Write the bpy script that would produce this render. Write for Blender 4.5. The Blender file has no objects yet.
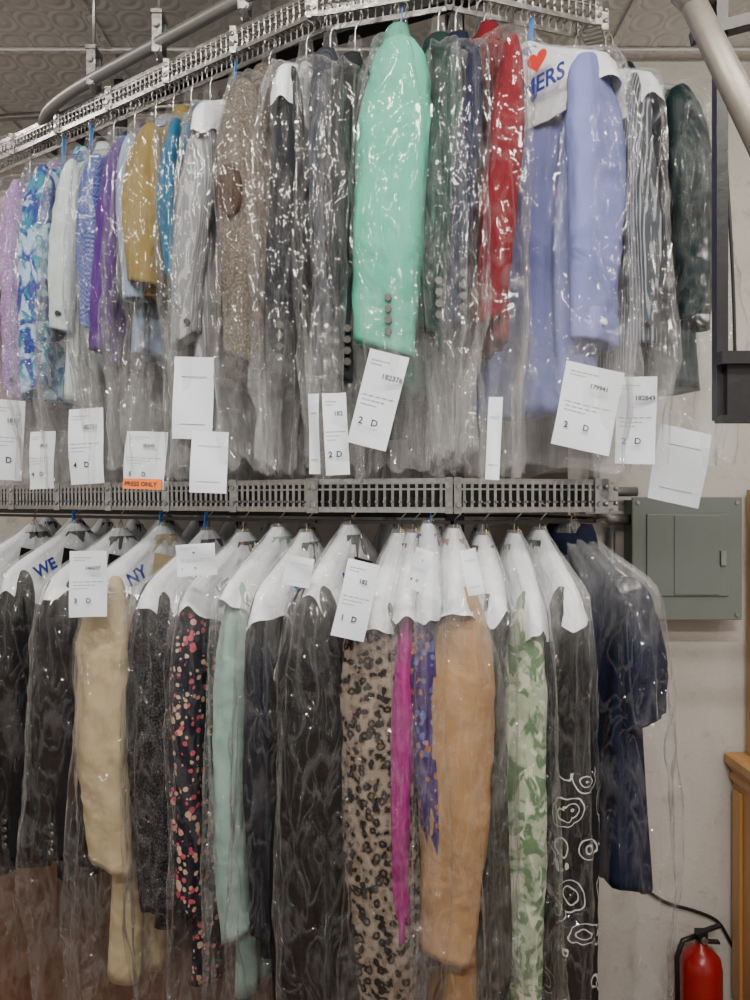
import bpy, math, random
from mathutils import Vector, Matrix, noise
random.seed(7)
EYE=1.95; F=750.0
def W(u,v,Y): return Vector(((u-375)/F*Y, Y, EYE+(500-v)/F*Y))
# ------------------------------------------------------------ materials
def nodes(name):
    m=bpy.data.materials.new(name); m.use_nodes=True
    nt=m.node_tree; nt.nodes.clear()
    out=nt.nodes.new('ShaderNodeOutputMaterial')
    return m,nt,out
def N(nt,t,**k):
    n=nt.nodes.new(t)
    for a,b in k.items():
        if a.startswith('i_'): n.inputs[a[2:].replace('_',' ')].default_value=b
        else: setattr(n,a,b)
    return n
def math_(nt,op,a,b=0.0,c=None,clamp=False):
    n=nt.nodes.new('ShaderNodeMath'); n.operation=op; n.use_clamp=clamp
    for i,x in enumerate((a,b,c)):
        if x is None: continue
        if isinstance(x,(int,float)): n.inputs[i].default_value=x
        else: nt.links.new(x,n.inputs[i])
    return n.outputs[0]
def mixc(nt,f,a,b):
    n=nt.nodes.new('ShaderNodeMix'); n.data_type='RGBA'
    for i,x in ((0,f),(6,a),(7,b)):
        if isinstance(x,(int,float)): n.inputs[i].default_value=x
        elif isinstance(x,tuple): n.inputs[i].default_value=(x[0],x[1],x[2],1)
        else: nt.links.new(x,n.inputs[i])
    return n.outputs[2]
def ramp(nt,src,stops,const=False):
    n=nt.nodes.new('ShaderNodeValToRGB'); cr=n.color_ramp
    if const: cr.interpolation='CONSTANT'
    while len(cr.elements)<len(stops): cr.elements.new(0.5)
    for e,(p,c) in zip(cr.elements,stops):
        e.position=p; e.color=(c[0],c[1],c[2],1) if isinstance(c,tuple) else (c,c,c,1)
    nt.links.new(src,n.inputs[0]); return n.outputs[0]
def coords(nt,scale=(1,1,1),rot=(0,0,0)):
    tc=N(nt,'ShaderNodeTexCoord'); mp=N(nt,'ShaderNodeMapping'); mp.inputs['Scale'].default_value=scale; mp.inputs['Rotation'].default_value=rot
    nt.links.new(tc.outputs['Object'],mp.inputs[0]); return mp.outputs[0]
def noisetex(nt,vec,scale,detail=3,dist=0.0,rough=.5):
    n=N(nt,'ShaderNodeTexNoise'); nt.links.new(vec,n.inputs['Vector'])
    n.inputs['Scale'].default_value=scale; n.inputs['Detail'].default_value=detail
    n.inputs['Distortion'].default_value=dist; n.inputs['Roughness'].default_value=rough
    return n.outputs[0]
def bump(nt,h,strength,dist):
    b=N(nt,'ShaderNodeBump'); b.inputs['Strength'].default_value=strength; b.inputs['Distance'].default_value=dist
    nt.links.new(h,b.inputs['Height']); return b.outputs[0]
def principled(nt,out,col,rough=.8,metal=0,nrm=None,sheen=0,spec=.5):
    p=N(nt,'ShaderNodeBsdfPrincipled')
    if isinstance(col,tuple): p.inputs['Base Color'].default_value=(*col[:3],1)
    else: nt.links.new(col,p.inputs['Base Color'])
    p.inputs['Roughness'].default_value=rough; p.inputs['Metallic'].default_value=metal
    p.inputs['Specular IOR Level'].default_value=spec
    if sheen: p.inputs['Sheen Weight'].default_value=sheen
    if nrm is not None: nt.links.new(nrm,p.inputs['Normal'])
    nt.links.new(p.outputs[0],out.inputs[0]); return p
def fabric(name,c,rough=.85,pattern=None,c2=None,c3=None,sheen=0.0):
    m,nt,out=nodes(name); v=coords(nt)
    n1=noisetex(nt,v,7,3,.4); n2=noisetex(nt,v,420,2)
    dark=tuple(x*.72 for x in c)
    col=mixc(nt,n1,dark,tuple(min(1,x*1.12) for x in c))
    if pattern=='tweed':
        n3=noisetex(nt,v,260,2); f=ramp(nt,n3,[(0,0.),(.52,0.),(.62,1.)]); col=mixc(nt,f,col,c2)
    elif pattern=='leopard':
        w=noisetex(nt,v,60,3); vo=N(nt,'ShaderNodeTexVoronoi'); nt.links.new(v,vo.inputs[0]); vo.inputs['Scale'].default_value=58
        d=math_(nt,'ADD',vo.outputs['Distance'],math_(nt,'MULTIPLY',math_(nt,'SUBTRACT',w,.5),1.3))
        col=ramp(nt,d,[(0,(.085,.055,.035)),(.15,(.006,.005,.005)),(.48,(.13,.10,.075)),(.68,(.19,.158,.125))],True)
    elif pattern=='floral':
        w=noisetex(nt,v,40,2); vo=N(nt,'ShaderNodeTexVoronoi'); nt.links.new(v,vo.inputs[0]); vo.inputs['Scale'].default_value=62
        d=math_(nt,'ADD',vo.outputs['Distance'],math_(nt,'MULTIPLY',math_(nt,'SUBTRACT',w,.5),.9))
        f=ramp(nt,d,[(0,1.),(.36,0.)],True)
        pal=ramp(nt,vo.outputs['Color'],[(0,c2),(.4,c3),(.65,tuple((a+b)/2+.05 for a,b in zip(c2,c3))),(.8,c)],True)
        col=mixc(nt,f,col,pal)
    elif pattern=='brush':
        w=noisetex(nt,v,17,3,1.5); w2=noisetex(nt,coords(nt,(1.3,1.1,.8)),23,3,1.2)
        col=mixc(nt,ramp(nt,w,[(.46,0.),(.54,1.)]),col,c2); col=mixc(nt,ramp(nt,w2,[(.52,0.),(.60,1.)]),col,c3)
    elif pattern=='swirl':
        vo=N(nt,'ShaderNodeTexVoronoi'); w=N(nt,'ShaderNodeTexNoise'); nt.links.new(v,w.inputs[0]); w.inputs['Scale'].default_value=12
        va=N(nt,'ShaderNodeVectorMath',operation='MULTIPLY_ADD'); nt.links.new(w.outputs[1],va.inputs[0]); va.inputs[1].default_value=(.05,.05,.05); nt.links.new(v,va.inputs[2])
        nt.links.new(va.outputs[0],vo.inputs[0]); vo.inputs['Scale'].default_value=17
        s=math_(nt,'SINE',math_(nt,'MULTIPLY',vo.outputs['Distance'],31))
        f=math_(nt,'GREATER_THAN',s,.80)
        sx=N(nt,'ShaderNodeSeparateXYZ'); nt.links.new(v,sx.inputs[0])
        low=math_(nt,'LESS_THAN',math_(nt,'ADD',sx.outputs[2],math_(nt,'MULTIPLY',n1,.25)),-.32)
        lim=math_(nt,'LESS_THAN',vo.outputs['Distance'],.56)
        f=math_(nt,'MULTIPLY',math_(nt,'MULTIPLY',f,low),lim)
        col=mixc(nt,f,col,c2)
    elif pattern=='check':
        ck=N(nt,'ShaderNodeTexChecker'); nt.links.new(v,ck.inputs[0]); ck.inputs['Scale'].default_value=170
        col=mixc(nt,ck.outputs['Fac'],col,c2)
    elif pattern=='stripe':
        wv=N(nt,'ShaderNodeTexWave'); nt.links.new(coords(nt,(1,1,.05)),wv.inputs[0]); wv.inputs['Scale'].default_value=45
        col=mixc(nt,ramp(nt,wv.outputs['Fac'],[(0,0.),(.7,0.),(.85,1.)]),col,c2)
    h=math_(nt,'ADD',math_(nt,'MULTIPLY',n1,1.0),math_(nt,'MULTIPLY',n2,.05))
    principled(nt,out,col,rough,0,bump(nt,h,.6,.035),sheen,.2); return m
def plain(name,c,rough=.5,metal=0,bs=0,scale=60,var=.0,spec=.5):
    m,nt,out=nodes(name); v=coords(nt); n1=noisetex(nt,v,scale,4)
    col=mixc(nt,n1,tuple(x*(1-var) for x in c),tuple(min(1,x*(1+var)) for x in c))
    principled(nt,out,col,rough,metal,bump(nt,n1,bs,.01) if bs else None,0,spec); return m
def plastic(name,milk,gl,zhaze=None):
    m,nt,out=nodes(name)
    v=coords(nt,(1,1,.28),(.15,.12,0)); v2=coords(nt,(1,1,.50),(-.35,.3,0))
    a=noisetex(nt,v,8,1.5,1.6); b=noisetex(nt,v2,16,2,1.3)
    r=math_(nt,'ABSOLUTE',math_(nt,'SUBTRACT',a,.5)); r=math_(nt,'SUBTRACT',1.0,math_(nt,'MULTIPLY',r,24.0),None,True)
    rb=math_(nt,'ABSOLUTE',math_(nt,'SUBTRACT',b,.5)); rb=math_(nt,'SUBTRACT',1.0,math_(nt,'MULTIPLY',rb,22.0),None,True)
    h=math_(nt,'ADD',math_(nt,'MULTIPLY',a,1.7),math_(nt,'ADD',math_(nt,'MULTIPLY',b,.60),math_(nt,'ADD',math_(nt,'MULTIPLY',r,.13),math_(nt,'MULTIPLY',rb,.08))))
    nr=bump(nt,h,1.0,.033)
    lg=N(nt,'ShaderNodeLayerWeight'); lg.inputs[0].default_value=.5; gf=math_(nt,'POWER',lg.outputs['Facing'],3.5)
    tr=N(nt,'ShaderNodeBsdfTransparent'); tr.inputs[0].default_value=(.99,.99,.99,1)
    df=N(nt,'ShaderNodeBsdfDiffuse'); df.inputs[0].default_value=(.88,.89,.90,1)
    gs=N(nt,'ShaderNodeBsdfGlossy'); gs.inputs['Roughness'].default_value=.095; nt.links.new(nr,gs.inputs['Normal'])
    fm=math_(nt,'ADD',milk,math_(nt,'ADD',math_(nt,'MULTIPLY',gf,.12),math_(nt,'MULTIPLY',math_(nt,'MAXIMUM',r,rb),.035)),None,True)
    if zhaze:
        sx=N(nt,'ShaderNodeSeparateXYZ'); tc=N(nt,'ShaderNodeTexCoord'); nt.links.new(tc.outputs['Object'],sx.inputs[0])
        mr=N(nt,'ShaderNodeMapRange'); nt.links.new(sx.outputs[2],mr.inputs[0]); mr.inputs[1].default_value=zhaze[0]; mr.inputs[2].default_value=zhaze[1]; mr.inputs[3].default_value=0; mr.inputs[4].default_value=zhaze[2]
        fm=math_(nt,'ADD',fm,math_(nt,'MULTIPLY',mr.outputs[0],math_(nt,'MULTIPLY',a,2.0)),None,True)
    m1=N(nt,'ShaderNodeMixShader'); nt.links.new(fm,m1.inputs[0]); nt.links.new(tr.outputs[0],m1.inputs[1]); nt.links.new(df.outputs[0],m1.inputs[2])
    fg=math_(nt,'ADD',gl,math_(nt,'MULTIPLY',gf,.40),None,True)
    m2=N(nt,'ShaderNodeMixShader'); nt.links.new(fg,m2.inputs[0]); nt.links.new(m1.outputs[0],m2.inputs[1]); nt.links.new(gs.outputs[0],m2.inputs[2])
    nt.links.new(m2.outputs[0],out.inputs[0]); return m
BAG=plastic('clear_poly_bag',.002,.045,(-.24,-.04,.09)); BAGU=plastic('clear_poly_bag_upper',.002,.040,(-.60,-.80,.07)); BAGB=plastic('clear_poly_bag_far',.04,.045,(-.45,-.75,.13))
PAPER=plain('white_paper',(.58,.62,.69),.7,0,0,20,.03)
CAPE=plain('hanger_cape_paper',(.62,.65,.70),.55,0,.8,26,.06)
INK=plain('blue_ink',(.012,.03,.20),.6); BLACKINK=plain('black_ink',(.02,.02,.04),.7); RED=plain('red_ink',(.55,.03,.02),.5)
LINEINK=plain('grey_ink',(.20,.21,.25),.7)
ORANGE=plain('orange_label',(.80,.18,.02),.6)
WIRE=plain('hanger_wire',(.55,.53,.5),.3,1); STEEL=plain('galvanised_steel',(.36,.36,.35),.38,1,.2,40,.2)
RAILM=plain('conveyor_zinc',(.40,.395,.38),.32,.9,.2,60,.3)
PIPEM=plain('painted_pipe',(.25,.25,.24),.4,.7,.1,30,.15); BLKM=plain('black_painted_steel',(.008,.008,.010),.45,0,.1,50,.2)
PIPEL=plain('pale_galvanised_pipe',(.19,.175,.155),.45,.5,.1,25,.15)
BLUEP=plain('blue_slip',(.03,.18,.6),.4); BTN=plain('dark_button',(.04,.036,.032),.3); BTNW=plain('pale_button',(.75,.75,.78),.3)
BRASS=plain('brass_pin',(.6,.42,.15),.35,1)
# ------------------------------------------------------------ mesh builder
class MB:
    def __init__(s): s.v=[];s.f=[];s.m=[];s.s=[]
    def _f(s,idx,mat,sm): s.f.append(idx);s.m.append(mat);s.s.append(sm)
    def loft(s,rings,mat=0,c0=False,c1=False,sm=True,closed=True):
        o=len(s.v); n=len(rings[0])
        for r in rings: s.v+= [tuple(p) for p in r]
        for i in range(len(rings)-1):
            for j in range(n if closed else n-1):
                k=(j+1)%n; s._f((o+i*n+j,o+i*n+k,o+(i+1)*n+k,o+(i+1)*n+j),mat,sm)
        if c0: s._f(tuple(o+j for j in range(n))[::-1],mat,False)
        if c1: s._f(tuple(o+(len(rings)-1)*n+j for j in range(n)),mat,False)
    def tube(s,pts,r,n=8,mat=0,caps=True):
        pts=[Vector(p) for p in pts]; rs=r if isinstance(r,(list,tuple)) else [r]*len(pts)
        t0=(pts[1]-pts[0]).normalized(); up=Vector((0,0,1)) if abs(t0.z)<.9 else Vector((1,0,0))
        x=t0.cross(up).normalized(); rings=[]
        for i,p in enumerate(pts):
            a=pts[max(0,i-1)];b=pts[min(len(pts)-1,i+1)]; t=(b-a).normalized()
            x=(x-t*x.dot(t)).normalized(); y=t.cross(x)
            rings.append([p+(x*math.cos(2*math.pi*k/n)+y*math.sin(2*math.pi*k/n))*rs[i] for k in range(n)])
        s.loft(rings,mat,caps,caps)
    def bar(s,p,q,w,h,mat=0):
        p=Vector(p);q=Vector(q);t=(q-p).normalized(); up=Vector((0,0,1)) if abs(t.z)<.9 else Vector((0,1,0))
        x=t.cross(up).normalized()*w/2; y=x.cross(t).normalized()*h/2
        s.loft([[c+x+y,c-x+y,c-x-y,c+x-y] for c in (p,q)],mat,True,True,False)
    def box(s,c,d,mat=0):
        c=Vector(c); s.bar(c-Vector((0,0,d[2]/2)),c+Vector((0,0,d[2]/2)),d[0],d[1],mat)
    def obj(s,name,mats,parent=None,M=None,bevel=0):
        me=bpy.data.meshes.new(name); me.from_pydata(s.v,[],s.f); me.validate()
        for m in mats: me.materials.append(m)
        if len(me.polygons)==len(s.f):
            me.polygons.foreach_set('material_index',s.m); me.polygons.foreach_set('use_smooth',s.s)
        ob=bpy.data.objects.new(name,me); bpy.context.collection.objects.link(ob)
        if parent: ob.parent=parent
        if M is not None: ob.matrix_local=M
        if bevel:
            b=ob.modifiers.new('bevel','BEVEL'); b.width=bevel; b.segments=2; b.limit_method='ANGLE'
        return ob
def empty(name,M):
    e=bpy.data.objects.new(name,None); bpy.context.collection.objects.link(e); e.matrix_world=M; e.empty_display_size=.05; return e
def tab(t,d):
    for (a,*x),(b,*y) in zip(t,t[1:]):
        if d<=b:
            f=max(0,(d-a)/(b-a)) if b>a else 0
            return [p+(q-p)*f for p,q in zip(x,y)]
    return list(t[-1][1:])
def pw(c,e): return math.copysign(abs(c)**e,c)
def textobj(name,body,size,mat,parent,M,bold=0.0):
    cu=bpy.data.curves.new(name,'FONT'); cu.body=body; cu.size=size; cu.offset=bold; cu.resolution_u=3
    cu.materials.append(mat); ob=bpy.data.objects.new(name,cu); bpy.context.collection.objects.link(ob)
    ob.parent=parent; ob.matrix_local=M; return ob
# ------------------------------------------------------------ conveyor plan
PLAN=[(-1.55,2.70),(-.13,1.75),(.17,1.67),(.51,1.78),(.62,2.05),(.5,2.38),(-1.5,3.3)]
def railY(x):
    P=PLAN[:4]+[(.8,1.98)]
    for (a,ya),(b,yb) in zip(P,P[1:]):
        if x<=b: return ya+(yb-ya)*(x-a)/(b-a)
    return 1.98
SW=.205
NECK={'U':EYE+.995,'L':EYE-.085}
def place(u,yaw,row):
    y=math.radians(yaw); Y=1.6
    for _ in range(30):
        X=(u-375)/F*Y; xh=X-math.sin(y)*SW
        Y=.5*Y+.5*(railY(xh)-math.cos(y)*SW)
    return xh,railY(xh),Y
def garment(name,hx,hy,Y,row,yaw,wpx,vs,vb,mat,kind='jacket',bagz=None,cape=False,back=False,btn=None,cuffm=None,dz=None,seed=None,capetext=None,hw=None,lean=0.,ctx=.17,ctz=-.125,bw=1.,parent=None,bag=True,hem=None,shw=1.):
    sd=seed if seed is not None else random.random()*100
    if dz is None: dz=random.uniform(-.018,.012)
    nz=NECK[row]+dz
    M=Matrix.Translation((hx,hy,nz))@Matrix.Rotation(math.radians(yaw-90),4,'Z')
    E=empty(name,M)
    if parent: E.parent=parent
    hw=hw or max(.026,min(.085,wpx/2*Y/F)); hb=hem or min(.058,hw*.8)
    L=nz-(EYE+(500-vb)/F*Y); Ls=nz-(EYE+(500-vs)/F*Y) if vs else 0
    side=1 if yaw<=5 else -1
    nr,nc=(16,20) if back else (48,52)
    g=MB()
    tb=[(0,.045,.024),(.045,.10,.028),(.10,.178,.026),(.15,.190,max(.03,hb*.55)),(.27,.178*bw,hb*.9),(L*.55,.172*bw,hb),(L,.196*bw,hb*1.1)]
    tb=sorted(tb,key=lambda t:t[0]); rings=[]
    for i in range(nr):
        t=i/(nr-1); d=L*(t**1.25); a,b=tab(tb,d); r=[]
        for j in range(nc):
            th=2*math.pi*j/nc; c,s_=math.cos(th),math.sin(th)
            k=noise.noise(Vector((c*3.2+sd,s_*1.2+c*3,d*1.8)))*.75*min(1,d/.2)
            k2=noise.noise(Vector((c*6+sd,s_*2,d*4+sd)))*.22
            r.append((a*pw(c,.85)*(1+k2*.08),b*pw(s_,.85)*(1+k+k2)+lean*.6*t,-d+.014*noise.noise(Vector((c*2,sd,3)))*t))
        rings.append(r)
    g.loft(rings,0,False,True)
    if not cape:
        cr=[]
        for z,a,b in ((-.03,.085,.036),(.0,.072,.040),(.020,.062,.036),(.016,.052,.028),(-.02,.05,.020)):
            cr.append([(a*math.cos(2*math.pi*j/24),b*math.sin(2*math.pi*j/24),z-.02*(math.sin(2*math.pi*j/24)*side>.6)) for j in range(24)])
        g.loft(cr,0)
    if not back:
        if kind in('jacket','coat','patch'):
            for q in(-1,1):
                g.loft([[(q*.02,side*(hb*1.05+.004),-.06),(q*.075,side*.042,-.045)],[(q*.015,side*(hb*1.12),-.17),(q*.105,side*(hb*1.0),-.14)],[(q*.004,side*hb*1.15,-.36),(q*.02,side*hb*1.15,-.35)]],0,closed=False)
        for k in range(5 if kind=='shirt' else 3):
            z=-.12-.1*k if kind=='shirt' else -.36-.12*k
            if -z<L-.03: g.tube([(0.012,side*hb*1.1,z),(0.012,side*(hb*1.35+.004),z)],.007 if kind=='shirt' else .011,10,1)
    if vs:
        for q in(1,-1):
            ns,m=(12,12) if back else (52,28); rr=[]
            for i in range(ns):
                t=i/(ns-1); d=.088+(Ls-.088)*t
                dd=t*Ls
                w=tab([(0,.012,.010),(.014,.36*shw,.020),(.05,.58*shw,.030),(.12,.82,.036),(.22,1.,.038),(max(.3,Ls*.6),.95,.036),(max(.4,Ls*.85),.84,.031),(max(.5,Ls),.78,.029)],dd)
                wy=hw*w[0] if t>0 else .008; wx=w[1]
                cx=q*(SW-.022+.03*math.sin(min(1,t*1.3)*math.pi*.5)-.008*t); cy=side*.012*math.sin(t*2.6+sd)+lean*t
                ring=[]
                for j in range(m):
                    th=2*math.pi*j/m; c,s_=math.cos(th),math.sin(th)
                    q3=noise.noise(Vector((c*1.5+sd,s_*3+q+d*6,d*11+s_*2)))
                    k=noise.noise(Vector((c*1.6+sd,s_*1.6+q*5,d*4)))*.34+(.3-abs(q3))*.36
                    k*=min(1,t*6)
                    ring.append((cx+wx*pw(c,.9)*(1+k),cy+wy*pw(s_,.85)*(1+k*.5),-d+.02*s_*math.sin(sd*3)*t))
                rr.append(ring)
            z=rr[-1]
            cxm=sum(p[0] for p in z)/len(z); cym=sum(p[1] for p in z)/len(z)
            rr.append([(cxm+(p[0]-cxm)*.86,cym+(p[1]-cym)*.9,p[2]) for p in z])
            rr.append([(cxm+(p[0]-cxm)*.8,cym+(p[1]-cym)*.86,p[2]+.03) for p in z])
            g.loft(rr,0,True,True)
            if kind=='shirt' and not back:
                cu=[]
                for dz_,k in ((.065,1.0),(.06,1.07),(.004,1.08),(-.002,1.04),(-.002,.9)):
                    cu.append([(cxm+(p[0]-cxm)*k,cym+(p[1]-cym)*k,p[2]+dz_) for p in z])
                g.loft(cu,2)
                g.tube([(cxm+.03*q,cym+side*.018,z[0][2]+.035),(cxm+.041*q,cym+side*.018,z[0][2]+.035)],.0065,10,1)
            if kind=='jacket' and not back:
                for k in range(4):
                    zz=z[0][2]+.03+.022*k
                    g.tube([(cxm+.025*q,cym+.012,zz),(cxm+.040*q,cym+.012,zz)],.0075,10,1)
            if kind=='patch':
                g.loft([[(cxm+q*.050,cym-.026+.026*math.cos(a),-Ls*.5+.055*math.sin(a)) for a in [2*math.pi*j/16 for j in range(16)]],
                        [(cxm+q*.035,cym-.026+.028*math.cos(a),-Ls*.5+.057*math.sin(a)) for a in [2*math.pi*j/16 for j in range(16)]]],2,True)
    g.obj('cloth',[mat,btn or BTN,cuffm or mat],E)
    top=(.120 if row=='U' else .062)-dz
    h=MB(); hk=[(0,0,-.01),(0,0,top-.035),(0,.004,top-.02)]
    for k in range(11):
        a=math.radians(-60+k*26); hk.append((0,.002+.016*math.cos(a),top+.016*math.sin(a)))
    h.tube(hk,.0016,6); h.tube([(0,0,0),(.18,0,-.095),(.185,0,-.11),(-.185,0,-.11),(-.18,0,-.095),(0,0,0)],.0014,6)
    h.obj('wire_hanger',[WIRE],E)
    if not back and random.random()<(.5 if row=='L' else .2):
        b=MB(); b.bar((.012,.0,.0),(.012,.006,top-.008),.012,.002); b.obj('blue_slip',[BLUEP],E)
    if not back and row=='L':
        b=MB(); b.tube([(.0,.006,.045),(.015,.008,.03),(.01,.01,-.005),(-.006,.01,.02),(0,.006,.045)],.0012,5); b.obj('safety_pin',[BRASS],E)
    if cape:
        c=MB(); nc2=72; rings=[]; bb=hb+.006; cl=random.uniform(-.005,.034) if row=='L' else 0
        for z,a,b,k in((.022,.020,.012,0),(-.01,.062,.024,0),(-.028,.095,.028,0),(-.045,.125,.032,0),(-.062,.157,.033,0),(-.080,.19,.034,.1),(-.098,SW+.012,.036,.3),(-.112,SW+.022,max(.039,bb*.62),.5),(-.125,SW+.030,max(.042,bb*.72),.7),(-.145+cl*.5,SW+.036,max(.046,bb*.84),.85),(-.165+cl,SW+.040,max(.05,bb*.95),1)):
            rings.append([(a*pw(math.cos(t),.95)*(1+.02*noise.noise(Vector((math.sin(t)*5,z*40,sd)))),b*pw(math.sin(t),.85)*(1+.22*noise.noise(Vector((math.cos(t)*5,z*22,sd)))+.20*k*noise.noise(Vector((math.cos(t)*13,z*9+math.cos(t)*4,sd)))),z-(.045*k*(1-abs(math.cos(t))**1.5))+.045*k*k*noise.noise(Vector((math.cos(t)*3,sd,math.sin(t)*1.5)))) for t in [2*math.pi*j/nc2 for j in range(nc2)]])
        c.loft(rings,0); c.obj('paper_hanger_cape',[CAPE],E)
        if capetext:
            if side<0:
                yy=-(max(.05,bb*.95)+.006); R=Matrix.Translation((-ctx,yy,ctz))@Matrix.Rotation(math.pi/2,4,'X')
                textobj('cape_lettering',capetext,.050,INK,E,R,.0012)
                hp=MB(); pts=[]
                for j in range(28):
                    t=2*math.pi*j/28; pts.append((.0017*16*math.sin(t)**3+.085,yy*.97,-.076+.0016*(13*math.cos(t)-5*math.cos(2*t)-2*math.cos(3*t)-math.cos(4*t))))
                hp.loft([pts,[(p[0],p[1]+.0015,p[2]) for p in pts]],0,True,True); hp.obj('cape_heart',[RED],E)
            else:
                R=Matrix.Translation((ctx,.054,ctz))@Matrix.Rotation(math.radians(22),4,'Y')@Matrix.Rotation(math.pi,4,'Z')@Matrix.Rotation(math.radians(80),4,'X')
                textobj('cape_lettering',capetext,.046,INK,E,R,.0015)
    if not bag: return E,M
    bz=bagz if bagz is not None else (EYE+.060+random.uniform(-.02,.03) if row=='U' else EYE-1.3)
    LB=nz-bz; mb=MB(); lf=.085 if row=='U' else .03
    nr,nc=(18,28) if back else (68,92)
    H_=max(hw,hb); wd_=random.uniform(.0,.03); tl=random.uniform(-.02,.02)
    tb=[(-lf,.014,.011),(-lf*.4,.026,.016),(0,.050,.022),(.03,.092,.032),(.065,.162,.038),(.10,SW+.030,.043),(.14,SW+.050,max(.048,H_*.80)),(.27,SW+.060+wd_*.4,H_+.018),(LB*.7,SW+.066+wd_,H_+.020),(LB,SW+.058+wd_,H_+.014)]
    rings=[]
    for i in range(nr):
        t=i/(nr-1); d=-lf+(LB+lf)*(t**1.10); a,b=tab(tb,d); r=[]
        amp=min(1,max(0,d+.04)/.12)
        for j in range(nc):
            th=2*math.pi*j/nc; c,s_=math.cos(th),math.sin(th)
            f1=noise.noise(Vector((c*3+sd,s_*3,d*1.6)))*.018
            q2=noise.noise(Vector((c*7+sd+d*3,s_*7-d*2,d*1.8)))
            f2=q2*.014
            q3=noise.noise(Vector((c*5+sd,s_*5+d*7,d*8)))
            tw=(.30-abs(q3))*.010
            o=(f1+f2+tw)*amp*(1+.9*t)+.003
            if d>L: o-=.014*min(1,(d-L)/.1)
            r.append((a*pw(c,.85)+c*o*.9,b*pw(s_,.8)+s_*o*1.15+lean*t*.8+tl*t,-d+.035*noise.noise(Vector((c*3,s_*3,sd)))*t))
        rings.append(r)
    mb.loft(rings,0); mb.obj('poly_bag',[BAGB if back else (BAGU if row=='U' else BAG)],E)
    return E,M
G={}
def put(key,name,u,yaw,row,wpx,vs,vb,mat,**k):
    hx,hy,Y=place(u,yaw,row); E,M=garment(name,hx,hy,Y,row,yaw,wpx,vs,vb,mat,**k); G[key]=(E,M,Y)
f=fabric
# ---- upper tier
put('u0','pale_pink_blouse',-22,-18,'U',34,400,420,f('pinkish',(.42,.30,.35)),kind='shirt')
put('u1','lilac_lace_blouse',14,-18,'U',28,395,405,f('lilac_lace',(.24,.13,.34),pattern='tweed',c2=(.48,.38,.56)),kind='shirt')
put('u2','blue_brushprint_blouse',42,-18,'U',36,392,398,f('blueprint',(.34,.49,.66),pattern='brush',c2=(.018,.035,.22),c3=(.012,.19,.28)),kind='x',lean=-.03)
put('u3','white_blouse',64,-18,'U',28,330,400,f('whiteb',(.48,.56,.56)),kind='shirt')
put('u4','blue_check_shirt',88,-16,'U',28,330,350,f('check',(.010,.020,.19),pattern='check',c2=(.10,.16,.42)),kind='shirt',lean=.03)
put('u5','purple_blouse',110,-16,'U',26,350,362,f('purple',(.06,.010,.15)),kind='x',lean=-.02)
put('u6','pale_blue_shirt',131,-14,'U',26,300,352,f('paleblue',(.24,.31,.43)),kind='shirt')
put('u7','mustard_skirt_suit',150,-14,'U',44,284,290,f('mustard',(.20,.145,.045)),kind='x',lean=-.02)
put('u8','teal_blouse',176,-10,'U',22,282,300,f('teal',(.003,.085,.17)),kind='x')
put('u9','grey_shirt',203,-10,'U',34,340,370,f('greysh',(.17,.18,.20),pattern='stripe',c2=(.30,.30,.32)),kind='shirt',cape=True,lean=-.03)
put('u10','taupe_tweed_jacket',243,-8,'U',58,362,375,f('taupe',(.075,.060,.048),pattern='tweed',c2=(.17,.15,.13)),kind='patch',cape=False,cuffm=f('patch',(.04,.022,.014)),dz=.02)
put('u11','charcoal_jacket',284,-8,'U',34,375,390,f('charc',(.012,.013,.017)),cape=True)
put('u12','slate_striped_jacket',314,-6,'U',30,380,392,f('slate',(.024,.029,.040),pattern='stripe',c2=(.05,.05,.062)),lean=.03)
put('u13','dark_grey_jacket',342,-6,'U',32,380,400,f('dgrey',(.013,.015,.018)))
put('u14','mint_blazer',393,-6,'U',78,350,374,f('mint',(.075,.35,.26),.7),cape=False,dz=.03,lean=-.01,shw=1.15)
put('u15','forest_green_jacket',447,0,'U',32,335,350,f('forest',(.007,.026,.023)),lean=-.02)
put('u16','navy_jacket',474,4,'U',28,328,345,f('navyu',(.005,.008,.028)),lean=-.03)
put('u17','crimson_dress',509,6,'U',38,322,340,f('crimson',(.125,.003,.009)),kind='x',lean=-.03,dz=.03)
put('u18','periwinkle_dress_shirt',602,38,'U',72,345,408,f('periw',(.165,.19,.42),.7),kind='shirt',cape=True,btn=BTNW,capetext='CUSTOMERS',dz=.03,lean=-.035,ctx=.12,ctz=-.145,shw=1.3)
put('u19','grey_striped_shirt',646,30,'U',28,345,370,f('gstripe',(.06,.07,.085),pattern='stripe',c2=(.28,.30,.32)),kind='shirt',cape=True,lean=-.02)
put('u20','dark_green_blouse',692,42,'U',58,325,390,f('dkgreen',(.003,.013,.015),.4),kind='x',dz=.02,hem=.055,shw=1.2,bw=1.12)
# ---- lower tier
BL=EYE-1.42
put('l0','black_overcoat',-28,-30,'L',60,860,880,f('blk0',(.005,.005,.006)),cape=True,bagz=BL)
put('l1','black_blazer',14,-30,'L',55,850,870,f('blk1',(.005,.005,.006)),cape=True,bagz=BL,capetext='WE')
put('l2','charcoal_blazer',58,-30,'L',60,855,880,f('char2',(.008,.007,.009),.6),cape=True,bagz=BL)
put('l3','cream_wool_coat',104,-28,'L',78,862,985,f('cream',(.41,.335,.205)),kind='coat',cape=True,bagz=BL,capetext='NY',lean=.03)
put('l4','black_tweed_coat',152,-26,'L',60,905,930,f('btweed',(.005,.005,.006),pattern='tweed',c2=(.045,.045,.05)),kind='coat',cape=True,bagz=BL,lean=.02)
put('l5','dark_floral_dress',192,-24,'L',36,905,990,f('dfloral',(.005,.005,.013),pattern='floral',c2=(.36,.05,.07),c3=(.40,.27,.18)),kind='x',cape=True,bagz=BL,capetext='VE')
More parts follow.
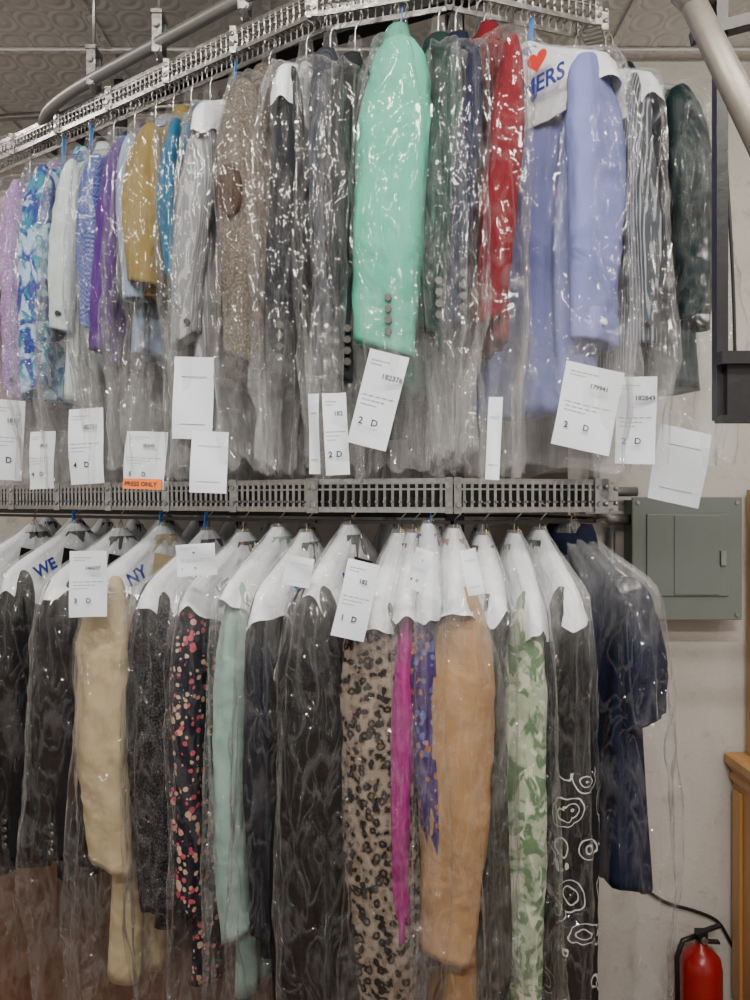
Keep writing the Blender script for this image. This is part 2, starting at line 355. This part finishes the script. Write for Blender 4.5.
put('l6','pale_mint_coat',232,-22,'L',38,935,1000,f('pmint',(.22,.33,.30)),kind='coat',cape=True,bagz=BL,lean=.02)
put('l7','black_navy_jacket',262,-22,'L',38,930,960,f('bnavy',(.005,.006,.012)),kind='x',cape=True,bagz=BL,capetext='VE',ctx=.15,ctz=-.11)
put('l8','black_padded_jacket',312,-20,'L',88,1100,1040,f('bpad',(.005,.005,.0055),.55),kind='coat',cape=True,capetext='NK',ctx=.15,ctz=-.105)
put('l9','leopard_print_coat',377,-14,'L',76,1060,1100,f('leop',(.4,.36,.3),pattern='leopard'),kind='coat',cape=True,lean=.02)
put('l10','magenta_blouse',407,-6,'L',26,935,960,f('magenta',(.25,.007,.14)),kind='x',cape=True)
put('l11','purple_print_dress',428,-4,'L',28,925,970,f('purp2',(.03,.009,.085),pattern='floral',c2=(.23,.08,.03),c3=(.06,.08,.24)),kind='x',cape=True,lean=.01)
put('l12','camel_coat',457,-4,'L',72,955,1090,f('camel',(.285,.17,.083)),kind='coat',cape=True,lean=-.01)
put('l13','olive_grey_dress',497,0,'L',26,980,1050,f('olive',(.028,.028,.021)),kind='x',cape=True)
put('l14','green_floral_dress',533,0,'L',44,1010,1080,f('gfloral',(.29,.34,.24),pattern='brush',c2=(.08,.14,.07),c3=(.42,.43,.34)),kind='x',cape=True,lean=-.02)
put('l15','swirl_print_dress',572,6,'L',50,1010,1090,f('swirl',(.005,.005,.006),pattern='swirl',c2=(.40,.40,.40)),kind='x',cape=True)
put('l16','navy_blazer',640,30,'L',48,718,888,f('navyl',(.004,.007,.024)),kind='x',cape=False,bw=1.16,hem=.052,shw=1.2)
# ---- far run of the conveyor
cols=[(.02,.02,.025),(.05,.05,.065),(.010,.017,.035),(.13,.125,.125),(.035,.026,.02),(.08,.10,.12),(.012,.012,.012)]
FM=[f('far_cloth_%d'%i,c) for i,c in enumerate(cols)]
nm=['grey_suit','navy_suit','black_coat','brown_coat','slate_suit']
for row in 'UL':
    par=bpy.data.objects.new('rear_garment_row',None); bpy.context.collection.objects.link(par)
    for k in range(13):
        t=(k+.5)/13; hx=.42+t*(-1.5-.42); hy=2.417+t*(3.3-2.417)
        garment(nm[(k*3+(row=='L'))%5],hx,hy,hy-.2,row,-8,0,500-(.30 if row=='U' else -.80)*F/(hy-.2),500-((.22 if row=='U' else -.95))*F/(hy-.2),FM[(k*2+(row=='L'))%7],kind='jacket',bagz=EYE+.07 if row=='U' else EYE-1.25,back=True,hw=.06,cape=(row=='L'),parent=par,bag=(row=='U' or k%2==0))
# ------------------------------------------------------------ tickets
def ticket(key,u,v,w,h,roll,lines,orange=None,name='paper_ticket',yaw=None,dy=.085):
    E,M,Y0=G[key]; Y=Y0-dy; c=W(u,v,Y); w=w*Y/F; h=h*Y/F
    T=Matrix.Translation(c)@Matrix.Rotation(math.radians(yaw if yaw is not None else random.uniform(-14,14)),4,'Z')@Matrix.Rotation(math.radians(roll),4,'Y')@Matrix.Rotation(math.radians(random.uniform(-5,5)),4,'X')
    g=MB(); rows=[]; ph=random.random()*6; bd=random.uniform(.004,.012)
    def cv(x,z): return .004*math.sin(x/w*3+ph)+bd*(z/h+.2)**2+.003*math.sin(z/h*5+x/w*2+ph)
    for i in range(13):
        z=h/2-h*i/12; rows.append([(x,cv(x,z),z) for x in [w*(-.5+j/8) for j in range(9)]])
    g.loft(rows,0,closed=False)
    for k,(x0,x1,zz) in enumerate([(-.4,.1,.40),(-.4,-.1,.36),(-.42,.42,.03),(-.4,.2,-.02),(-.4,.0,-.07)] if lines else [(-.32,.32,.26),(-.32,.32,-.32)]):
        q=h*.004
        for s0 in range(5 if lines else 1):
            a0=x0+(x1-x0)*s0/5 if lines else x0; a1=a0+(x1-x0)*.15 if lines else x1
            g.loft([[(a0*w,cv(a0*w,zz*h)-.001,zz*h+q),(a1*w,cv(a1*w,zz*h)-.001,zz*h+q)],[(a0*w,cv(a0*w,zz*h)-.001,zz*h-q),(a1*w,cv(a1*w,zz*h)-.001,zz*h-q)]],1,closed=False)
    ob=g.obj(name,[PAPER,LINEINK],E); Lm=M.inverted()@T; ob.matrix_local=Lm
    RX=Matrix.Rotation(math.pi/2,4,'X')
    for (tx,x,z,s) in (lines or []):
        textobj('ticket_print',tx,s*h,BLACKINK,ob,Matrix.Translation((x*w,-.007,z*h))@RX,.0004)
    if orange:
        b=MB(); b.box((0,-.006,-.42*h),(w*.96,.0015,h*.18)); b.obj('orange_label',[ORANGE],ob)
        textobj('label_print',orange,h*.105,BLACKINK,ob,Matrix.Translation((-w*.44,-.008,-.455*h))@RX,.0003)
D=lambda a,n:[(a,-.36,-.28,.10),('D',-.04,-.28,.10),(n,-.06,.22,.075)]
ticket('u1',8,440,28,80,3,D('3','181'))
ticket('u2',42,460,26,58,-2,D('4','1826'))
ticket('u4',86,446,36,76,-3,D('4','182731'))
ticket('u6',145,460,42,58,2,D('5','182640'),orange='PRESS ONLY')
ticket('u9',193,398,40,82,2,None,yaw=-5)
ticket('u10',209,462,36,62,2,None,dy=.06)
ticket('u13',336,434,24,82,-3,D('2','182'),dy=.09)
ticket('u12',314,434,12,80,0,None)
ticket('u14',378,400,40,96,14,D('2','182376'))
ticket('u18',588,408,60,86,12,D('2','179941'))
ticket('u19',636,420,38,88,2,D('2','182849'),dy=.08)
ticket('u20',680,466,54,76,12,None)
ticket('u16',494,438,14,84,3,None)
ticket('l3',88,584,36,66,0,D('3','146697'),dy=.10)
ticket('l8',356,600,34,78,14,D('1','182'),dy=.10)
ticket('l5',196,560,40,32,-4,D('1','18'))
ticket('l7',298,572,28,30,10,None)
ticket('l10',419,570,18,42,18,D('4','1'),dy=.10)
ticket('l12',472,572,16,46,-12,None)
# ------------------------------------------------------------ conveyor
def catmull(P,n=8):
    out=[]
    for i in range(len(P)-1):
        p0=P[max(0,i-1)];p1=P[i];p2=P[i+1];p3=P[min(len(P)-1,i+2)]
        for k in range(n):
            t=k/n; out.append(tuple(.5*((2*b)+(c-a)*t+(2*a-5*b+4*c-d)*t*t+(-a+3*b-3*c+d)*t**3) for a,b,c,d in zip(p0,p1,p2,p3)))
    out.append(P[-1]); return out
def conveyor(name,z0,z1,solid):
    g=MB()
    for (a,b) in zip(PLAN,PLAN[1:]):
        A=Vector((*a,0));B=Vector((*b,0)); L=(B-A).length; t=(B-A)/L; nrm=Vector((t.y,-t.x,0))
        for off in(.028,-.028):
            o=nrm*off
            for z,h in((z1,.012),(z0,.012),((z0+z1)/2+.014,.004)):
                g.bar(A+o+Vector((0,0,z)),B+o+Vector((0,0,z)),.004,h)
            n=int(L/.018)
            for k in range(n+1):
                p=A+t*(k*L/n)+o
                g.bar(p+Vector((0,0,z0)),p+Vector((0,0,z1)),.006 if solid else .0035,.004)
                if off>0:
                    g.bar(p+nrm*.010+Vector((0,0,z0+.018)),p-nrm*.05+Vector((0,0,z0+.018)),.004,.004)
        nl=int(L/.235)
        for k in range(nl+1):
            p=A+t*(k*L/max(1,nl))
            g.bar(p+nrm*.034+Vector((0,0,z0-.008)),p+nrm*.034+Vector((0,0,z1+.008)),.016,.006)
            g.tube([p+nrm*.03+Vector((0,0,z1-.012)),p+nrm*.042+Vector((0,0,z1-.012))],.006,8)
            g.tube([p+nrm*.03+Vector((0,0,z0+.012)),p+nrm*.042+Vector((0,0,z0+.012))],.006,8)
        if solid:
            g.bar(A+Vector((0,0,z0-.028)),B+Vector((0,0,z0-.028)),.03,.008,1)
            g.bar(A+Vector((0,0,(z0+z1)/2)),B+Vector((0,0,(z0+z1)/2)),.004,(z1-z0)*.8,1)
    return g.obj(name,[RAILM,BLKM])
conveyor('garment_conveyor',EYE-.022,EYE+.042,True)
conveyor('garment_conveyor',EYE+1.115,EYE+1.165,False)
g=MB()
pz_=1.21
pp=catmull([(.95,1.70,pz_),(.45,1.68,pz_),(.17,1.66,pz_),(-.13,1.74,pz_),(-.55,2.02,pz_),(-.90,2.25,1.19),(-1.03,2.38,1.17),(-1.05,2.52,1.15),(-.85,2.75,1.15),(.2,2.5,1.15)],10)
g.tube([(x,y-.05,EYE+z) for x,y,z in pp],.0165,12)
def drop(u0,Yg):
    x=(u0-375)/F*Yg; y=railY(x)-.05; z=EYE+pz_
    g.bar((x,y-.022,z-.03),(x,y-.022,z+.075),.026,.006,1); g.bar((x,y+.022,z-.03),(x,y+.022,z+.075),.026,.006,1)
    g.bar((x,y-.03,z+.075),(x,y+.03,z+.075),.030,.010,1)
    g.tube([(x,y-.034,z-.026),(x,y+.034,z-.026)],.010,8,1); g.tube([(x,y-.036,z+.04),(x,y+.036,z+.04)],.009,8,1)
    g.tube([(x,y,z+.07),(x,y,EYE+1.64)],.005,8,1); g.bar((x,y+.04,z-.03),(x,y+.04,z-.09),.012,.012,1)
for u0,Yg in((100,2.2),(165,2.05),(250,1.9),(372,1.72),(520,1.7)): drop(u0,Yg)
g.obj('conveyor_support_pipe',[PIPEM,STEEL])
g=MB()
g.bar((-1.12,2.62,EYE+1.34),(.30,1.95,EYE+1.34),.05,.05,0); g.bar((.30,1.95,EYE+1.34),(.30,1.95,EYE+1.645),.04,.04,0)
g.bar((-1.12,2.62,EYE+1.34),(-1.0,2.95,EYE+1.34),.05,.05,0); g.bar((-1.0,2.95,EYE+1.34),(-1.0,2.95,EYE+1.645),.04,.04,0)
g.bar((-1.10,2.72,EYE+1.24),(.1,2.3,EYE+1.24),.035,.035,0)
g.bar((.225,2.12,EYE+.0),(.225,2.12,EYE+1.645),.05,.05,0); g.bar((.30,2.12,EYE+1.2),(.30,2.12,EYE+1.645),.03,.03,0)
g.bar((.2,2.14,EYE+1.12),(.52,2.0,EYE+1.12),.03,.04,0)
g.bar((-2.4,3.15,EYE+1.36),(-1.3,2.85,EYE+1.36),.06,.05,0)
g.obj('black_steel_frame',[BLKM])
g=MB(); g.bar((-1.5,2.95,EYE-.03),(.2,2.1,EYE-.03),.03,.04,0); g.bar((.225,2.12,0),(.225,2.12,EYE-.01),.05,.05,0); g.obj('lower_frame_rail',[BLKM])
g=MB(); X=(720-375)/F*1.32
g.bar((X,1.32,EYE+.14),(X,1.32,EYE+1.645),.020,.020,0)
g.box((X+.040,1.32,EYE+.19),(.075,.045,.095),0); g.bar((X-.012,1.30,EYE+.245),(X+.45,1.30,EYE+.245),.03,.022,0)
g.bar((X-.012,1.30,EYE+.14),(X+.45,1.30,EYE+.14),.03,.012,0)
g.bar((X-.05,1.32,EYE+.815),(X+.5,1.24,EYE+.92),.025,.02,0)
cv=[(X+.016+.02*math.sin(t*1.5),1.34,EYE+.66-.42*t) for t in [k/12 for k in range(13)]]; g.tube(cv,.003,6,0)
g.obj('black_post_bracket',[BLKM])
g=MB(); g.tube([W(630,-110,1.5),W(694,5,1.32),W(790,200,1.05)],.0215,18); a=W(690,-2,1.33)
g.tube([a-Vector((.01,0,-.015)),a+Vector((.014,-.02,-.028))],.027,18); g.obj('galvanised_pipe',[PIPEL])
# ------------------------------------------------------------ room
m,nt,out=nodes('plaster_wall'); v=coords(nt); n1=noisetex(nt,v,2.2,6,.6); n2=noisetex(nt,v,9,8,.3,.7); n3=noisetex(nt,v,70,3)
c=mixc(nt,n1,(.44,.42,.39),(.58,.56,.53)); c=mixc(nt,ramp(nt,n2,[(.57,0.),(.70,.55)]),c,(.27,.25,.23))
principled(nt,out,c,.75,0,bump(nt,math_(nt,'ADD',n2,math_(nt,'MULTIPLY',n3,.2)),.35,.02)); WALL=m
m,nt,out=nodes('pressed_tin_ceiling'); v=coords(nt,(1,1,1))
w=N(nt,'ShaderNodeTexVoronoi'); w.inputs['Scale'].default_value=8.5; w.inputs['Randomness'].default_value=.0; nt.links.new(v,w.inputs[0])
ww=math_(nt,'SINE',math_(nt,'MULTIPLY',w.outputs['Distance'],34)); n1=noisetex(nt,v,3,5)
c=mixc(nt,n1,(.66,.65,.63),(.80,.79,.77)); principled(nt,out,c,.5,0,bump(nt,ww,.3,.012)); CEIL=m
m,nt,out=nodes('brown_floor'); v=coords(nt); n1=noisetex(nt,v,4,6,1)
principled(nt,out,mixc(nt,n1,(.08,.032,.015),(.20,.09,.045)),.5,0,bump(nt,n1,.2,.01)); FLOOR=m
def slab(name,lo,hi,mat):
    b=MB()
    b.loft([[(lo[0],lo[1],z),(hi[0],lo[1],z),(hi[0],hi[1],z),(lo[0],hi[1],z)] for z in(lo[2],hi[2])],0,True,True,False); return b.obj(name,[mat])
H=EYE+1.65
slab('floor',(-3,-2.2,-.1),(2.4,4.1,0),FLOOR)
slab('ceiling',(-3,-2.2,H),(2.4,4.1,H+.1),CEIL)
slab('wall_back',(-3,4.0,0),(.72,4.1,H),WALL)
slab('wall_pier',(.72,2.8,0),(2.4,4.1,H),WALL)
slab('wall_left',(-3.1,-2.2,0),(-3,4.1,H),WALL)
slab('wall_right',(2.3,-2.2,0),(2.4,2.8,H),WALL)
g=MB()
for k in range(8):
    g.bar((-3,.9+.46*k,H-.008),(2.3,.9+.46*k,H-.008),.022,.012)
for k in range(9): g.bar((-2.8+.61*k,-.5,H-.006),(-2.8+.61*k,3.99,H-.006),.022,.010)
g.obj('trim_ceiling_grid',[CEIL])
g=MB(); g.tube([(-2.6,2.6,H-.06),(-1.2,2.35,H-.06),(-.9,1.6,H-.06)],.012,8); g.tube([(-2.9,3.3,H-.05),(-.4,3.0,H-.05)],.015,8); g.obj('ceiling_conduit',[STEEL])
PAN=plain('grey_enamel',(.155,.18,.168),.45,.1,.05,30,.05)
def px(u,Y): return (u-375)/F*Y
def pz(v,Y): return EYE+(500-v)/F*Y
g=MB(); Y=2.68
x0,x1,z1,z0=px(632,Y),px(742,Y),pz(497,Y),pz(620,Y)
g.box(((x0+x1)/2,2.745,(z0+z1)/2),(x1-x0-.02,.11,z1-z0-.02)); g.box(((x0+x1)/2,2.684,(z0+z1)/2),(x1-x0,.012,z1-z0))
dx0,dx1,dz1,dz0=px(646,Y),px(728,Y),pz(514,Y),pz(596,Y)
g.box(((dx0+dx1)/2,2.675,(dz0+dz1)/2),(dx1-dx0,.010,dz1-dz0)); g.box(((dx0+dx1)/2+.03,2.669,(dz0+dz1)/2),((dx1-dx0)*.55,.006,(dz1-dz0)*.97))
g.obj('electrical_panel',[PAN],bevel=.004)
b=MB(); b.box((dx1-.025,2.664,(dz0+dz1)/2-.01),(.018,.012,.05))
for q in((x0+.02,z0+.02),(x1-.02,z0+.02),(x0+.02,z1-.02),(x1-.02,z1-.02)): b.tube([(q[0],2.68,q[1]),(q[0],2.672,q[1])],.007,10)
e=bpy.data.objects['electrical_panel']; b.obj('latch_and_screws',[STEEL],e)
g=MB(); g.tube([(.80,2.74,EYE+.9),(.80,2.74,EYE+.02),(.81,2.74,EYE-.04),(.86,2.74,EYE-.07),(x0+.02,2.74,EYE-.07)],.02,12); g.tube([(.72,2.72,EYE+.03),(.95,2.72,EYE+.03)],.017,12)
g.box((.80,2.73,EYE-.0),(.09,.08,.10)); g.tube([(.87,2.76,EYE-.1),(.87,2.76,EYE-.6)],.014,10); g.obj('wall_conduit',[PIPEM])
m,nt,out=nodes('oak_wood'); v=coords(nt,(6,6,.5)); n1=noisetex(nt,v,6,5,1.2)
principled(nt,out,mixc(nt,n1,(.36,.17,.05),(.56,.32,.12)),.4); OAK=m
g=MB(); zt=EYE-.94; cx=1.30
g.loft([[(cx+.01+a,2.4+a,z),(2.0,2.4+a,z),(2.0,2.79,z),(cx+.01+a,2.79,z)] for a,z in((.02,.1),(.02,zt-.10),(.008,zt-.095),(.008,zt-.075),(.015,zt-.065),(-.012,zt-.03),(-.012,zt),(0,zt+.004))],0,True,True,False)
g.loft([[(cx+.05,2.44,z),(1.98,2.44,z),(1.98,2.78,z),(cx+.05,2.78,z)] for z in(0,.1)],0,True,True,False)
for ya,yb in((2.45,2.49),(2.71,2.77)): g.box((cx+.024,(ya+yb)/2,zt/2),(.012,yb-ya,zt-.25))
g.obj('oak_cabinet',[OAK],bevel=.003)
g=MB(); g.bar((1.385,2.74,zt+.005),(1.385,2.74,pz(490,2.74)),.03,.05); g.bar((1.385,2.74,pz(490,2.74)),(2.0,2.74,pz(490,2.74)),.05,.03)
g.bar((1.985,2.74,zt+.005),(1.985,2.74,pz(490,2.74)),.03,.05); g.obj('oak_frame',[OAK])
REDP=plain('red_enamel',(.30,.008,.008),.3,0,0,20,.1)
ex=px(706,2.66); ey=2.70
g=MB(); prof=[(0,.066),(.01,.072),(.27,.072),(.305,.066),(.33,.045),(.345,.022),(.37,.020)]
g.loft([[(ex+r*math.cos(2*math.pi*j/28),ey+r*math.sin(2*math.pi*j/28),z) for j in range(28)] for z,r in prof],0,True,True)
g.box((ex,ey,.385),(.035,.035,.03),1); g.bar((ex-.02,ey-.01,.395),(ex+.065,ey-.01,.425),.02,.008,1); g.bar((ex-.02,ey-.01,.37),(ex+.06,ey-.01,.365),.02,.008,1)
g.tube([(ex-.02,ey,.38),(ex-.07,ey-.01,.37),(ex-.092,ey-.01,.31),(ex-.088,ey-.01,.12)],.009,8,1); g.tube([(ex-.088,ey-.01,.13),(ex-.086,ey-.01,.05)],[.010,.016],10,1)
g.tube([(ex,ey-.02,.38),(ex,ey-.034,.38)],.012,12,2)
g.obj('fire_extinguisher',[REDP,BLKM,STEEL])
g=MB(); g.tube(catmull([tuple(W(*p)) for p in((640,885,2.79),(665,902,2.79),(695,911,2.79),(718,922,2.79),(732,945,2.79),(742,960,2.79))],6),.006,8); g.obj('black_cable',[BLKM])
CARD=plain('cardboard',(.14,.07,.035),.8,0,.1,10,.15)
for x,y,w_,h_ in((-1.75,3.55,.7,.55),(-.95,3.6,.6,.45),(-.2,3.6,.6,.5)):
    g=MB(); g.box((x,y,h_/2),(w_,.5,h_)); g.bar((x,y-.252,.02),(x,y-.252,h_-.01),.05,.002,1); g.box((x,y,h_+.003),(.012,.49,.004),1); g.obj('cardboard_carton',[CARD,OAK],bevel=.004)
# ------------------------------------------------------------ lights
def area(name,loc,rot,sx,sy,e,col=(1,1,1)):
    l=bpy.data.lights.new(name,'AREA'); l.shape='RECTANGLE'; l.size=sx; l.size_y=sy; l.energy=e; l.color=col
    o=bpy.data.objects.new(name,l); o.location=loc; o.rotation_euler=rot; bpy.context.collection.objects.link(o)
area('fluorescent_light',(-.7,.35,H-.05),(math.radians(12),0,0),1.25,.12,58,(1,.94,.84))
area('fluorescent_light',(.9,.25,H-.05),(math.radians(12),0,0),1.25,.12,54,(1,.94,.84))
area('fluorescent_light',(.1,-1.2,H-.05),(math.radians(25),0,0),1.25,.12,76,(1,.94,.85))
area('fluorescent_light',(1.9,1.6,H-.05),(0,0,math.pi/2),1.25,.12,10,(1,.94,.85))
area('fluorescent_light',(-1.9,2.0,H-.05),(0,0,math.pi/2),1.25,.12,24,(1,.94,.85))
# unseen strip lights added far behind the viewer, for streaks on lower bags
area('bag_streak_light',(-2.2,-2.1,1.5),(math.radians(90),0,math.radians(-28)),.14,1.9,7,(1,.98,.95))
area('bag_streak_light',(1.7,-2.1,1.5),(math.radians(90),0,math.radians(24)),.12,1.9,6,(1,.98,.95))
wd=bpy.data.worlds.new('w'); bpy.context.scene.world=wd; wd.use_nodes=True
wd.node_tree.nodes['Background'].inputs[0].default_value=(1,.96,.91,1); wd.node_tree.nodes['Background'].inputs[1].default_value=.32
cam=bpy.data.cameras.new('cam'); cam.sensor_fit='VERTICAL'; cam.sensor_height=36; cam.lens=27; cam.clip_start=.02
co=bpy.data.objects.new('camera',cam); co.location=(0,0,EYE); co.rotation_euler=(math.pi/2,0,0); bpy.context.collection.objects.link(co); bpy.context.scene.camera=co
